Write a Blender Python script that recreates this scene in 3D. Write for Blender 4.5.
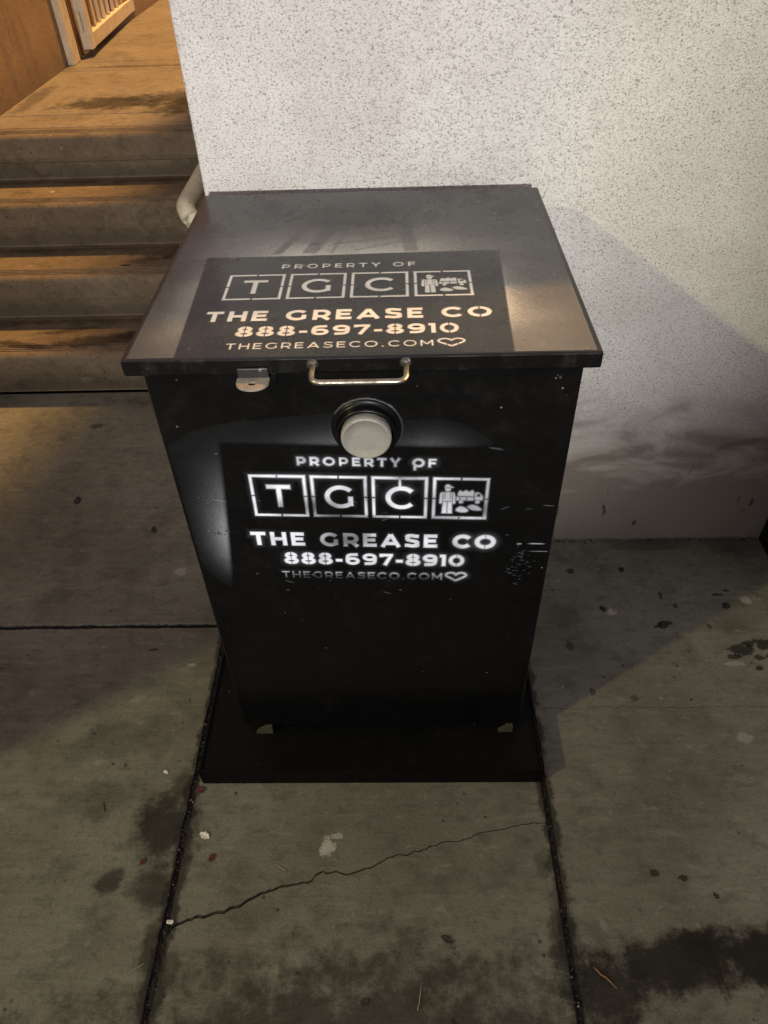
import bpy, bmesh, math
import numpy as np
from mathutils import Vector, Matrix

S = bpy.context.scene
for o in list(bpy.data.objects):
    bpy.data.objects.remove(o)

# ------------------------------------------------------------------ camera
cd = bpy.data.cameras.new('camera')
cam = bpy.data.objects.new('camera', cd)
S.collection.objects.link(cam)
def cam_axes(p, yaw, roll):
    f = np.array([math.sin(yaw)*math.cos(p), math.cos(yaw)*math.cos(p), -math.sin(p)])
    r = np.array([math.cos(yaw), -math.sin(yaw), 0.0]); u = np.cross(r, f)
    return r*math.cos(roll)+u*math.sin(roll), -r*math.sin(roll)+u*math.cos(roll), f
_r, _u, _f = cam_axes(0.75, -0.0348, -0.0374)
M = Matrix(((_r[0], _u[0], -_f[0], 0.0554), (_r[1], _u[1], -_f[1], -0.8706), (_r[2], _u[2], -_f[2], 1.5807), (0, 0, 0, 1)))
cam.matrix_world = M
cd.sensor_fit = 'VERTICAL'; cd.sensor_height = 36.0; cd.sensor_width = 27.0
cd.lens = 732.18/1024*36
cd.clip_start = 0.02; cd.clip_end = 300
S.camera = cam

# ------------------------------------------------------------------ light: a night scene lit by street and wall lamps
w = bpy.data.worlds.new('World'); S.world = w; w.use_nodes = True
bg = w.node_tree.nodes['Background']
# night sky glow: dim purple grey overhead, nearly black towards the horizon
_tc = w.node_tree.nodes.new('ShaderNodeTexCoord'); _sx = w.node_tree.nodes.new('ShaderNodeSeparateXYZ'); _rp = w.node_tree.nodes.new('ShaderNodeValToRGB')
w.node_tree.links.new(_tc.outputs['Generated'], _sx.inputs[0]); w.node_tree.links.new(_sx.outputs['Z'], _rp.inputs[0]); w.node_tree.links.new(_rp.outputs[0], bg.inputs[0])
_rp.color_ramp.elements[0].position = 0.08; _rp.color_ramp.elements[0].color = (0.16, 0.145, 0.148, 1)
_rp.color_ramp.elements[1].position = 0.55; _rp.color_ramp.elements[1].color = (0.63, 0.55, 0.595, 1)
bg.inputs[1].default_value = 0.86

def aim(o, target):
    d = Vector(target) - o.location
    o.rotation_euler = d.to_track_quat('-Z', 'Y').to_euler()
def lamp(name, kind, loc, power, col, target=None, radius=0.05, half=None, blend=0.3):
    L = bpy.data.lights.new(name, kind); L.energy = power; L.color = col
    L.shadow_soft_size = radius
    o = bpy.data.objects.new(name, L); S.collection.objects.link(o); o.location = loc
    if kind == 'SPOT':
        L.spot_size = math.radians(2*half); L.spot_blend = blend
    if target: aim(o, target)
    return o
# yellowish street lamp, front left (gives the bin shadow to the right)
lamp('street_lamp_light', 'POINT', (-4.9, -3.26, 4.7), 780, (0.93, 0.90, 0.46), radius=0.12)
# cool floodlight from the front
lamp('floodlight_light', 'SPOT', (0.3, -5.1, 2.45), 1240, (1.0, 0.975, 0.955), target=(-0.40, 0.69, 1.25), radius=0.08, half=15.5, blend=1.0)
# orange lamp up the alley, behind the white building's corner
lamp('alley_lamp_light', 'POINT', (0.10, 6.0, 9.0), 7000, (1.0, 0.54, 0.17), radius=0.12)
# orange lamp beyond the post on the right
lamp('side_lamp_light', 'SPOT', (3.4, 0.75, 2.1), 1600, (1.0, 0.57, 0.22), target=(0.15, 0.08, 1.06), radius=0.04, half=7, blend=0.6)

S.view_settings.view_transform = 'Standard'; S.view_settings.look = 'None'
S.view_settings.exposure = 0.0; S.view_settings.gamma = 1.0
S.view_settings.use_curve_mapping = False
S.cycles.use_denoising = True
S.cycles.sample_clamp_indirect = 4.0
S.cycles.max_bounces = 6

# ------------------------------------------------------------------ helpers
COL = S.collection
def put(o, label=None, cat=None, group=None, kind=None, parent=None):
    if label: o['label'] = label
    if cat: o['category'] = cat
    if group: o['group'] = group
    if kind: o['kind'] = kind
    if parent: o.parent = parent
    return o
def obj(name, bm, mat, parent=None, bevel=0.0, seg=2, smooth=False):
    me = bpy.data.meshes.new(name)
    bmesh.ops.recalc_face_normals(bm, faces=bm.faces)
    if bevel > 0:
        es = [e for e in bm.edges if len(e.link_faces) == 2 and e.calc_face_angle(0) > 0.5]
        bmesh.ops.bevel(bm, geom=es, offset=bevel, segments=seg, profile=0.5, affect='EDGES', clamp_overlap=True)
    bm.to_mesh(me); bm.free()
    if smooth:
        for p in me.polygons: p.use_smooth = True
    me.materials.append(mat)
    o = bpy.data.objects.new(name, me); COL.objects.link(o)
    if parent: o.parent = parent
    return o
def empty(name, loc, rz=0.0):
    o = bpy.data.objects.new(name, None); COL.objects.link(o); o.location = loc; o.rotation_euler = (0, 0, rz)
    o.empty_display_size = 0.1
    return o
def box(bm, x0, x1, y0, y1, z0, z1):
    vs = [bm.verts.new((x, y, z)) for x in (x0, x1) for y in (y0, y1) for z in (z0, z1)]
    for q in ((0,1,3,2),(4,6,7,5),(0,4,5,1),(2,3,7,6),(0,2,6,4),(1,5,7,3)):
        bm.faces.new([vs[i] for i in q])
def prism(bm, pts, axis, a, b):
    """extrude 2-D polygon pts along axis ('x','y','z') from a to b"""
    def P(p, t):
        return {'x': (t, p[0], p[1]), 'y': (p[0], t, p[1]), 'z': (p[0], p[1], t)}[axis]
    A = [bm.verts.new(P(p, a)) for p in pts]; B = [bm.verts.new(P(p, b)) for p in pts]
    bm.faces.new(A); bm.faces.new(B[::-1])
    n = len(pts)
    for i in range(n):
        bm.faces.new((A[i], A[(i+1) % n], B[(i+1) % n], B[i]))
def tube(bm, path, r, n=12, rx=None, cap=True):
    """round tube along a list of points"""
    path = [Vector(p) for p in path]
    rings = []
    up = Vector((0, 0, 1))
    prev = None
    for i, p in enumerate(path):
        t = (path[min(i+1, len(path)-1)] - path[max(i-1, 0)]).normalized()
        if prev is None:
            a = t.cross(up)
            if a.length < 1e-3: a = t.cross(Vector((1, 0, 0)))
            a.normalize()
        else:
            a = (prev - t*prev.dot(t)).normalized()
        prev = a
        b = t.cross(a)
        rings.append([bm.verts.new(p + a*math.cos(2*math.pi*k/n)*r + b*math.sin(2*math.pi*k/n)*(rx or r)) for k in range(n)])
    for i in range(len(rings)-1):
        for k in range(n):
            bm.faces.new((rings[i][k], rings[i][(k+1) % n], rings[i+1][(k+1) % n], rings[i+1][k]))
    if cap:
        bm.faces.new(rings[0][::-1]); bm.faces.new(rings[-1])
def lathe_y(bm, prof, cx, cz, n=64):
    """revolve (radius, y) profile round an axis parallel to y"""
    rings = []
    for r, y in prof:
        if r < 1e-6: rings.append([bm.verts.new((cx, y, cz))])
        else: rings.append([bm.verts.new((cx + r*math.cos(2*math.pi*k/n), y, cz + r*math.sin(2*math.pi*k/n))) for k in range(n)])
    for A, B in zip(rings[:-1], rings[1:]):
        for k in range(n):
            if len(A) == 1 and len(B) == 1: continue
            if len(A) == 1: bm.faces.new((A[0], B[(k+1) % n], B[k]))
            elif len(B) == 1: bm.faces.new((A[k], A[(k+1) % n], B[0]))
            else: bm.faces.new((A[k], A[(k+1) % n], B[(k+1) % n], B[k]))
def fillet(pts, r, n=6):
    """round the inner corners of a polyline"""
    P = [Vector(p) for p in pts]; out = [P[0]]
    for i in range(1, len(P)-1):
        a = (P[i-1]-P[i]).normalized(); b = (P[i+1]-P[i]).normalized()
        p0 = P[i]+a*r; p1 = P[i]+b*r
        for k in range(n+1):
            t = k/n
            out.append(p0*(1-t)**2 + P[i]*2*t*(1-t) + p1*t*t)
    out.append(P[-1]); return out

# ------------------------------------------------------------------ node helpers
class NT:
    def __init__(self, name):
        self.m = bpy.data.materials.new(name); self.m.use_nodes = True
        self.t = self.m.node_tree; self.bsdf = self.t.nodes['Principled BSDF']; self.out = self.t.nodes['Material Output']
        self.co = self.new('ShaderNodeTexCoord').outputs['Object']
    def new(self, k, **kw):
        n = self.t.nodes.new(k)
        for a, b in kw.items(): setattr(n, a, b)
        return n
    def link(self, a, b): self.t.links.new(a, b)
    def val(self, sock, v):
        if hasattr(v, 'links'): self.link(v, sock)
        elif isinstance(v, (tuple, list)):
            sock.default_value = tuple(v) + ((1,) if len(v) == 3 and sock.type == 'RGBA' else ())
        else: sock.default_value = v
    def mapped(self, scale=(1, 1, 1), loc=(0, 0, 0), src=None):
        n = self.new('ShaderNodeMapping'); self.link(src or self.co, n.inputs[0])
        n.inputs['Scale'].default_value = scale; n.inputs['Location'].default_value = loc
        return n.outputs[0]
    def noise(self, scale, detail=4, rough=0.55, vec=None, dist=0.0):
        n = self.new('ShaderNodeTexNoise'); self.link(vec or self.co, n.inputs['Vector'])
        n.inputs['Scale'].default_value = scale; n.inputs['Detail'].default_value = detail
        n.inputs['Roughness'].default_value = rough; n.inputs['Distortion'].default_value = dist
        return n.outputs[0]
    def voro(self, scale, vec=None, feature='F1'):
        n = self.new('ShaderNodeTexVoronoi'); n.feature = feature
        self.link(vec or self.co, n.inputs['Vector']); n.inputs['Scale'].default_value = scale
        return n.outputs['Distance']
    def ss(self, x, a, b, lo=0.0, hi=1.0):
        n = self.new('ShaderNodeMapRange'); n.interpolation_type = 'SMOOTHSTEP'
        self.val(n.inputs[0], x); n.inputs[1].default_value = a; n.inputs[2].default_value = b
        n.inputs[3].default_value = lo; n.inputs[4].default_value = hi
        return n.outputs[0]
    def math(self, op, a, b=0.0, c=0.0):
        n = self.new('ShaderNodeMath'); n.operation = op
        self.val(n.inputs[0], a); self.val(n.inputs[1], b)
        if op in ('MULTIPLY_ADD', 'COMPARE'): self.val(n.inputs[2], c)
        return n.outputs[0]
    def mix(self, f, a, b):
        n = self.new('ShaderNodeMix'); n.data_type = 'RGBA'
        self.val(n.inputs[0], f); self.val(n.inputs[6], a); self.val(n.inputs[7], b)
        return n.outputs[2]
    def xyz(self):
        n = self.new('ShaderNodeSeparateXYZ'); self.link(self.co, n.inputs[0]); return n.outputs
    def attr(self, name):
        n = self.new('ShaderNodeAttribute'); n.attribute_name = name; return n.outputs['Fac']
    def bump(self, h, strength=0.5, dist=0.01, normal=None):
        n = self.new('ShaderNodeBump'); self.val(n.inputs['Height'], h)
        n.inputs['Strength'].default_value = strength; n.inputs['Distance'].default_value = dist
        if normal: self.link(normal, n.inputs['Normal'])
        return n.outputs[0]
    def blob(self, x, y, rx, ry, wob, lo=0.45, hi=1.15, rot=0.0):
        """1 inside an irregular ellipse on the ground, 0 outside"""
        n = self.new('ShaderNodeMapping'); n.vector_type = 'TEXTURE'
        self.link(self.co, n.inputs[0])
        n.inputs['Location'].default_value = (x, y, 0); n.inputs['Scale'].default_value = (rx, ry, 50)
        n.inputs['Rotation'].default_value = (0, 0, rot)
        l = self.new('ShaderNodeVectorMath'); l.operation = 'LENGTH'; self.link(n.outputs[0], l.inputs[0])
        d = self.math('ADD', l.outputs['Value'], wob)
        return self.ss(d, lo, hi, 1.0, 0.0)
    def set(self, **kw):
        for k, v in kw.items(): self.val(self.bsdf.inputs[k.replace('_', ' ')], v)
        return self

# ------------------------------------------------------------------ materials
def concrete_mat(name, dark_blobs=(), spots=(), base=(0.168, 0.166, 0.130), warm=(0.122, 0.114, 0.086), streak=(7, 55, 7), wear=1.0, joints_x=(), grime=None):
    m = NT(name)
    n1 = m.noise(2.3, 5, 0.6); n2 = m.noise(9, 8, 0.68); n3 = m.noise(60, 5, 0.65)
    st = m.noise(1.0, 6, 0.62, m.mapped(streak))
    c = m.mix(m.ss(n1, 0.35, 0.66), base, warm)
    c = m.mix(m.math('MULTIPLY', m.ss(n2, 0.49, 0.70), 0.65), c, tuple(v*0.42 for v in base))
    c = m.mix(m.math('MULTIPLY', m.ss(n2, 0.36, 0.22), 0.40), c, tuple(v*1.55 for v in base))
    c = m.mix(m.math('MULTIPLY', m.ss(st, 0.52, 0.70), 0.28*wear), c, tuple(v*1.45 for v in base))
    c = m.mix(m.math('MULTIPLY', m.ss(st, 0.44, 0.30), 0.36*wear), c, tuple(v*0.50 for v in base))
    c = m.mix(m.math('MULTIPLY', m.ss(n3, 0.52, 0.70), 0.6), c, tuple(v*0.55 for v in base))
    n4 = m.noise(330, 3, 0.6)
    c = m.mix(m.math('MULTIPLY', m.ss(n4, 0.55, 0.66), 0.5), c, tuple(v*0.45 for v in base))
    c = m.mix(m.math('MULTIPLY', m.ss(n4, 0.44, 0.34), 0.35), c, tuple(v*1.6 for v in base))
    # small dark specks and pale specks
    v = m.voro(38); vn = m.noise(11, 3, 0.5, m.mapped((1, 1, 1), (5, 3, 0)))
    sp = m.math('MULTIPLY', m.ss(v, 0.20, 0.10), m.ss(vn, 0.56, 0.64))
    c = m.mix(m.math('MULTIPLY', sp, 0.75), c, (0.018, 0.015, 0.012))
    v2 = m.voro(23, m.mapped((1, 1, 1), (2.2, 7.1, 0))); vn2 = m.noise(8, 3, 0.5, m.mapped((1, 1, 1), (1, 9, 0)))
    sp2 = m.math('MULTIPLY', m.ss(v2, 0.13, 0.06), m.ss(vn2, 0.57, 0.66))
    c = m.mix(m.math('MULTIPLY', sp2, 0.6), c, (0.30, 0.28, 0.25))
    n5 = m.noise(21, 10, 0.74, m.mapped((1, 1.6, 1), (4, 2, 0)), 0.4)
    c = m.mix(m.math('MULTIPLY', m.ss(n5, 0.52, 0.62), 0.42), c, tuple(v*0.40 for v in base))
    c = m.mix(m.math('MULTIPLY', m.ss(n5, 0.43, 0.35), 0.30), c, tuple(v*1.7 for v in base))
    wob = m.math('MULTIPLY', m.math('SUBTRACT', m.noise(17, 9, 0.72), 0.5), 2.3)
    for x, y, rx, ry, k, rot in dark_blobs:
        c = m.mix(m.math('MULTIPLY', m.blob(x, y, rx, ry, wob, rot=rot), k), c, (0.014, 0.011, 0.008))
    for jx in joints_x:      # dirt that has worked out of the joints
        d = m.math('ABSOLUTE', m.math('SUBTRACT', m.xyz()[0], jx))
        d = m.math('SUBTRACT', d, m.math('MULTIPLY', m.math('SUBTRACT', m.noise(13, 6, 0.7), 0.42), 0.085))
        c = m.mix(m.ss(d, 0.016, 0.003, 0.0, 0.80), c, (0.016, 0.013, 0.010))
    wob2 = m.math('MULTIPLY', m.math('SUBTRACT', m.noise(75, 6, 0.7), 0.5), 2.4)
    for x, y, rx, ry, k, colr in spots:
        c = m.mix(m.math('MULTIPLY', m.blob(x, y, rx, ry, wob2, 0.70, 1.05), k), c, colr)
    if grime: c = grime(m, c)
    h = m.math('ADD', m.math('MULTIPLY', m.noise(140, 4, 0.6), 0.5), m.math('MULTIPLY', n2, 0.9))
    h = m.math('ADD', h, m.math('MULTIPLY', st, 0.5))
    m.set(Base_Color=c, Roughness=m.ss(n2, 0.3, 0.7, 0.62, 0.9), Normal=m.bump(h, 0.8, 0.004)); m.bsdf.inputs['Specular IOR Level'].default_value = 0.18
    return m.m

DK = (0.012, 0.010, 0.008); GUM = (0.42, 0.41, 0.36)
GSTAINS_SHADE = [(0.566, -0.436, 0.19, 0.060, 0.93, 0.05), (0.75, -0.430, 0.18, 0.070, 0.96, 0), (0.43, -0.476, 0.09, 0.07, 0.85, 0.3),
           (0.60, -0.398, 0.05, 0.025, 0.8, 0), (0.93, -0.43, 0.16, 0.06, 0.9, 0),
           (-0.472, -0.175, 0.080, 0.090, 0.85, 0.1), (-0.475, -0.30, 0.055, 0.055, 0.7, 0), (-0.565, -0.288, 0.040, 0.026, 0.75, 0.4),
           (-0.455, -0.09, 0.03, 0.05, 0.6, 0), (-0.63, -0.115, 0.13, 0.05, 0.35, 0.2), (-0.44, -0.41, 0.03, 0.07, 0.7, 0), (-0.40, -0.45, 0.018, 0.05, 0.5, 0),
           (0.36, -0.41, 0.035, 0.10, 0.65, 0), (0.335, -0.25, 0.02, 0.05, 0.4, 0),
           (-0.66, 0.03, 0.14, 0.06, 0.28, 0.3), (0.0, -0.63, 0.66, 0.24, 0.72, 0), (-0.75, -0.68, 0.3, 0.16, 0.5, 0), (-0.75, 0.62, 0.12, 0.08, 0.2, 0.3),  # broad front blob: grime plus light fall-off towards the view edge, painted in
           (0.80, 0.665, 0.16, 0.03, 0.35, 0), (1.05, 0.67, 0.10, 0.06, 0.5, 0), (-0.6, 1.47, 0.5, 0.05, 0.5, 0), (0.48, 0.40, 0.06, 0.05, 0.25, 0)]
GSPOTS = [(0.930, 0.282, 0.036, 0.022, 0.85, DK), (0.955, 0.302, 0.018, 0.012, 0.85, DK), (0.902, 0.262, 0.016, 0.011, 0.8, DK), (0.994, 0.300, 0.03, 0.02, 0.85, DK),
          (0.965, 0.258, 0.014, 0.010, 0.8, DK), (0.955, 0.225, 0.012, 0.008, 0.85, DK), (1.0, 0.262, 0.016, 0.012, 0.8, DK),
          (0.749, 0.366, 0.016, 0.012, 0.85, DK), (0.763, 0.374, 0.02, 0.007, 0.8, DK), (0.6014, 0.4227, 0.011, 0.008, 0.9, DK), (0.683, 0.566, 0.009, 0.011, 0.85, DK),
          (0.536, 0.564, 0.013, 0.010, 0.8, DK), (0.729, 0.36, 0.007, 0.006, 0.8, DK), (0.937, 0.429, 0.013, 0.012, 0.85, DK), (0.925, 0.47, 0.02, 0.006, 0.8, DK), (0.955, 0.485, 0.009, 0.006, 0.8, DK),
          (0.617, -0.282, 0.011, 0.008, 0.8, DK), (0.561, -0.272, 0.011, 0.008, 0.75, DK), (0.52, 0.16, 0.009, 0.012, 0.6, DK), (0.49, 0.30, 0.012, 0.02, 0.55, DK),
          (0.80, 0.43, 0.006, 0.012, 0.7, DK), (0.77, 0.47, 0.006, 0.016, 0.7, DK), (0.87, 0.36, 0.008, 0.012, 0.6, DK), (0.62, 0.14, 0.012, 0.010, 0.5, DK),
          (-0.1153, -0.2184, 0.017, 0.022, 0.8, GUM), (-0.096, -0.195, 0.014, 0.008, 0.55, GUM), (0.6235, 0.4119, 0.014, 0.011, 0.6, GUM), (0.9956, 0.4494, 0.018, 0.014, 0.5, GUM),
          (-0.60, 0.58, 0.022, 0.018, 0.35, GUM), (-0.51, 0.60, 0.010, 0.012, 0.4, GUM), (0.85, 0.03, 0.02, 0.016, 0.3, GUM), (-0.5, 0.25, 0.014, 0.006, 0.45, GUM), (0.90, 0.24, 0.03, 0.008, 0.35, GUM),
          (-1.07, 1.31, 0.03, 0.02, 0.5, DK), (-0.61, 0.30, 0.016, 0.005, 0.7, DK)]
M_PAVE = concrete_mat('pavement_concrete', GSTAINS_SHADE, GSPOTS, joints_x=(-0.4273, 0.3632))
def step_grime(m, c):
    x, y, z = m.xyz()
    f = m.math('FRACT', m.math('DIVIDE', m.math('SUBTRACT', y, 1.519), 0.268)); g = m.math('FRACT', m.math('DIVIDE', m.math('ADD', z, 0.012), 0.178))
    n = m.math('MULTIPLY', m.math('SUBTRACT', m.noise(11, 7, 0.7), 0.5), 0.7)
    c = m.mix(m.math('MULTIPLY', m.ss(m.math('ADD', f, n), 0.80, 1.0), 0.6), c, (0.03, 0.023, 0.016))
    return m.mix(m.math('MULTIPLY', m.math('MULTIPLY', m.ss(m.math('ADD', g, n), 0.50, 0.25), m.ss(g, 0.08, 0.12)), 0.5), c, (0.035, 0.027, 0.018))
M_STEP = concrete_mat('step_concrete', [(-1.1, 1.62, 0.22, 0.05, 0.75, 0.15), (-1.4, 1.60, 0.16, 0.025, 0.8, -0.25), (-0.95, 1.66, 0.12, 0.04, 0.7, 0.1), (-1.25, 1.70, 0.14, 0.02, 0.6, 0.2), (-0.95, 1.93, 0.10, 0.03, 0.55, 0.2), (-0.7, 2.0, 0.35, 0.08, 0.5, 0)],
                      [(-1.02, 1.885, 0.022, 0.012, 0.9, DK), (-1.36, 2.2, 0.012, 0.008, 0.6, GUM)], base=(0.150, 0.116, 0.076), warm=(0.12, 0.09, 0.058), streak=(2.5, 9, 12), wear=0.8, grime=step_grime)
M_LAND = concrete_mat('landing_concrete', [(-1.22, 2.80, 0.28, 0.13, 0.8, 0.1), (-0.95, 2.86, 0.24, 0.13, 0.75, 0.3), (-0.86, 2.70, 0.2, 0.15, 0.75, 0), (-1.62, 2.9, 0.05, 0.3, 0.45, 0), (-1.3, 3.5, 0.4, 0.03, 0.45, 0)],
                      [], base=(0.19, 0.160, 0.12), warm=(0.155, 0.125, 0.088), streak=(3, 7, 4), wear=0.7)

def stucco_mat():
    m = NT('white_dash_stucco'); X, Y, Z = m.xyz()
    wv = m.mapped((1, 1, 1))
    d1 = m.noise(300, 3, 0.6, m.mapped((0.75, 1, 1)), 0.7); d2 = m.noise(480, 2, 0.5)
    pit = m.math('MULTIPLY', m.ss(d1, 0.53, 0.62), m.ss(d2, 0.36, 0.56))
    big = m.noise(5, 5, 0.6); mid = m.noise(22, 4, 0.6)
    # lower part: the dash finish runs out into smeared, dirty base coat
    sm = m.noise(1.0, 5, 0.6, m.mapped((4.2, 4.2, 10)), 0.8)
    zz = m.math('ADD', Z, m.math('MULTIPLY', m.math('SUBTRACT', sm, 0.5), 0.55))
    low = m.ss(zz, 0.56, 0.25)
    c = m.mix(m.ss(big, 0.35, 0.7), (0.75, 0.73, 0.685), (0.655, 0.63, 0.58))
    c = m.mix(m.math('MULTIPLY', m.ss(mid, 0.52, 0.72), 0.35), c, (0.56, 0.53, 0.48))
    c = m.mix(m.math('MULTIPLY', pit, m.ss(low, 0.0, 1.0, 0.82, 0.10)), c, (0.17, 0.155, 0.13))
    coat = m.mix(m.ss(sm, 0.38, 0.66), (0.23, 0.21, 0.17), (0.48, 0.445, 0.37))
    smr = m.noise(1.0, 4, 0.55, m.mapped((4.0, 4.0, 13), (3, 0, 1.7)), 1.2)
    coat = m.mix(m.math('MULTIPLY', m.ss(smr, 0.54, 0.74), 0.75), coat, (0.10, 0.09, 0.075))
    base = m.mix(m.ss(m.noise(3, 3, 0.5), 0.35, 0.65), (0.28, 0.255, 0.205), (0.22, 0.20, 0.158))
    coat = m.mix(m.ss(m.math('ADD', Z, m.math('MULTIPLY', m.math('SUBTRACT', sm, 0.5), 0.40)), 0.27, 0.20), coat, base)
    c = m.mix(m.math('MULTIPLY', low, 0.93), c, coat)
    # grime low on the right, grime in the foot
    g = m.math('MULTIPLY', m.ss(X, 0.62, 1.05), m.ss(m.math('ADD', Z, m.math('MULTIPLY', mid, 0.2)), 0.72, 0.42))
    c = m.mix(m.math('MULTIPLY', g, 0.45), c, (0.12, 0.10, 0.085))
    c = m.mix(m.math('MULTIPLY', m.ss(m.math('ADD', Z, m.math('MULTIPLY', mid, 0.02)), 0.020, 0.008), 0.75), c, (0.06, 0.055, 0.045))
    sc = m.math('MULTIPLY', m.ss(m.noise(1.0, 3, 0.5, m.mapped((26, 26, 7), (1.3, 0, 4.2)), 1.5), 0.66, 0.71), m.ss(Z, 0.35, 0.15))
    c = m.mix(m.math('MULTIPLY', sc, 0.8), c, (0.05, 0.045, 0.04))
    h = m.math('MULTIPLY', m.math('ADD', m.math('MULTIPLY', m.ss(d1, 0.40, 0.68), -1.0), m.math('MULTIPLY', d2, 0.35)), m.ss(low, 0, 1, 1.0, 0.14))
    h = m.math('ADD', h, m.math('MULTIPLY', mid, 0.6))
    m.set(Base_Color=c, Roughness=0.9, Normal=m.bump(h, 0.42, 0.0036)); m.bsdf.inputs['Specular IOR Level'].default_value = 0.15
    return m.m
M_STUCCO = stucco_mat()

def tan_wall_mat():
    m = NT('tan_painted_wall'); X, Y, Z = m.xyz()
    n = m.noise(3, 5, 0.6); n2 = m.noise(24, 4, 0.6); n3 = m.noise(1.0, 4, 0.6, m.mapped((1, 9, 1.5)))
    c = m.mix(m.ss(n, 0.3, 0.7), (0.30, 0.19, 0.10), (0.23, 0.145, 0.075))
    c = m.mix(m.math('MULTIPLY', m.ss(n3, 0.52, 0.75), 0.5), c, (0.15, 0.10, 0.07))
    c = m.mix(m.math('MULTIPLY', m.ss(m.math('ADD', Z, m.math('MULTIPLY', n2, 0.25)), 1.02, 0.80), 0.6), c, (0.12, 0.085, 0.055))
    c = m.mix(m.ss(n2, 0.74, 0.77), c, (0.5, 0.42, 0.32))
    m.set(Base_Color=c, Roughness=0.75, Normal=m.bump(m.math('ADD', n2, m.math('MULTIPLY', m.noise(120, 3), 0.4)), 0.4, 0.006))
    return m.m
M_TAN = tan_wall_mat()

def paint_metal(name, col, rough=0.42, rust=0.25, spec=0.5, chip=(0.30, 0.20, 0.12)):
    m = NT(name); n = m.noise(14, 5, 0.6); n2 = m.noise(70, 4, 0.6)
    c = m.mix(m.ss(n, 0.35, 0.7), col, tuple(v*0.8 for v in col))
    c = m.mix(m.math('MULTIPLY', m.ss(n2, 0.60, 0.68), rust), c, chip)
    m.set(Base_Color=c, Roughness=m.ss(n, 0.3, 0.7, rough-0.06, rough+0.1), Normal=m.bump(n2, 0.15, 0.002)); m.bsdf.inputs['Specular IOR Level'].default_value = spec
    return m.m
def black_paint(name, dust, rough, spec=0.55):
    m = NT(name); n = m.noise(7, 5, 0.6); n2 = m.noise(260, 2, 0.5); n3 = m.noise(26, 6, 0.7)
    sx = m.noise(1.0, 3, 0.6, m.mapped((5, 60, 60)))
    c = m.mix(m.math('MULTIPLY', m.ss(n3, 0.48, 0.74), dust), (0.0028, 0.0028, 0.0031), (0.075, 0.070, 0.062))
    c = m.mix(m.math('MULTIPLY', m.ss(sx, 0.66, 0.74), dust*0.5), c, (0.09, 0.085, 0.08))
    dots = m.math('MULTIPLY', m.ss(m.voro(42), 0.085, 0.05), m.ss(m.noise(9, 2), 0.56, 0.62))
    c = m.mix(m.math('MULTIPLY', dots, 0.6), c, (0.22, 0.21, 0.20))
    r = m.math('ADD', m.ss(n, 0.3, 0.7, rough-0.06, rough+0.08), m.math('MULTIPLY', m.ss(n3, 0.45, 0.75), 0.14))
    h = m.math('ADD', m.math('MULTIPLY', n2, 0.12), m.math('MULTIPLY', m.noise(3.0, 2), 5.0))
    m.set(Base_Color=c, Roughness=r, Normal=m.bump(h, 0.35, 0.0022)); m.bsdf.inputs['Specular IOR Level'].default_value = spec
    return m.m
M_LID = black_paint('black_lid_paint', 0.13, 0.23, 0.5)
M_BODY = black_paint('black_bin_paint', 0.016, 0.27, 0.24)
M_TRAY = black_paint('black_tray_paint', 0.02, 0.55, 0.12)
M_WELD = paint_metal('weld_bead', (0.03, 0.03, 0.032), 0.45, 0.5, 0.6, (0.16, 0.15, 0.14))

def spray_mat(name, tint):
    m = NT(name)
    a = m.attr('paint'); hz = m.attr('mist')
    n = m.noise(420, 3, 0.6)
    gr = m.math('MULTIPLY', hz, m.ss(n, 0.30, 0.62, 0.62, 1.0))
    d = m.math('MINIMUM', m.math('ADD', a, gr), 1.0)
    tr = m.new('ShaderNodeBsdfTransparent'); mx = m.new('ShaderNodeMixShader')
    m.set(Base_Color=tint, Roughness=0.62); m.bsdf.inputs['Specular IOR Level'].default_value = 0.2
    m.link(d, mx.inputs[0]); m.link(tr.outputs[0], mx.inputs[1]); m.link(m.bsdf.outputs[0], mx.inputs[2]); m.link(mx.outputs[0], m.out.inputs[0])
    return m.m
M_SPRAY_TOP = spray_mat('white_spray_paint_lid', (0.66, 0.64, 0.61))
M_SPRAY_FRONT = spray_mat('white_spray_front_cool_tint', (0.77, 0.82, 0.93))  # same white paint, tinted blue for the cool light on the front

def metal(name, col, rough, dirt=0.4, dirtcol=(0.10, 0.08, 0.06), metallic=1.0):
    m = NT(name); n = m.noise(30, 5, 0.65); n2 = m.noise(160, 3, 0.6)
    f = m.math('MULTIPLY', m.ss(n, 0.46, 0.66), dirt)
    m.set(Base_Color=m.mix(f, col, dirtcol), Metallic=metallic, Roughness=m.ss(n, 0.3, 0.7, rough, rough+0.2), Normal=m.bump(m.math('ADD', n2, n), 0.3, 0.0015))
    return m.m
M_ROD = metal('worn_steel_rod', (0.36, 0.33, 0.275), 0.34, 0.55, (0.05, 0.04, 0.03))
M_TAB = metal('lit_steel_eye', (0.30, 0.26, 0.225), 0.5, 0.45, (0.1, .08, .06), 0.3)  # paler than the tab plate: light on the bent eye put into colour
M_TABBLK = paint_metal('worn_black_tab', (0.02, 0.021, 0.024), 0.3, 0.6, 0.6, (0.25, 0.24, 0.23))
M_CAP = metal('galvanised_cap', (0.25, 0.243, 0.215), 0.55, 0.5, (0.19, 0.175, 0.14), 0.25)
M_RAIL = paint_metal('cream_rail_paint', (0.44, 0.40, 0.28), 0.6, 0.75, 0.5, (0.22, 0.17, 0.09))
M_CREAM = paint_metal('cream_gate_paint', (0.62, 0.52, 0.36), 0.5, 0.5, 0.4, (0.22, 0.13, 0.07))
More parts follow.
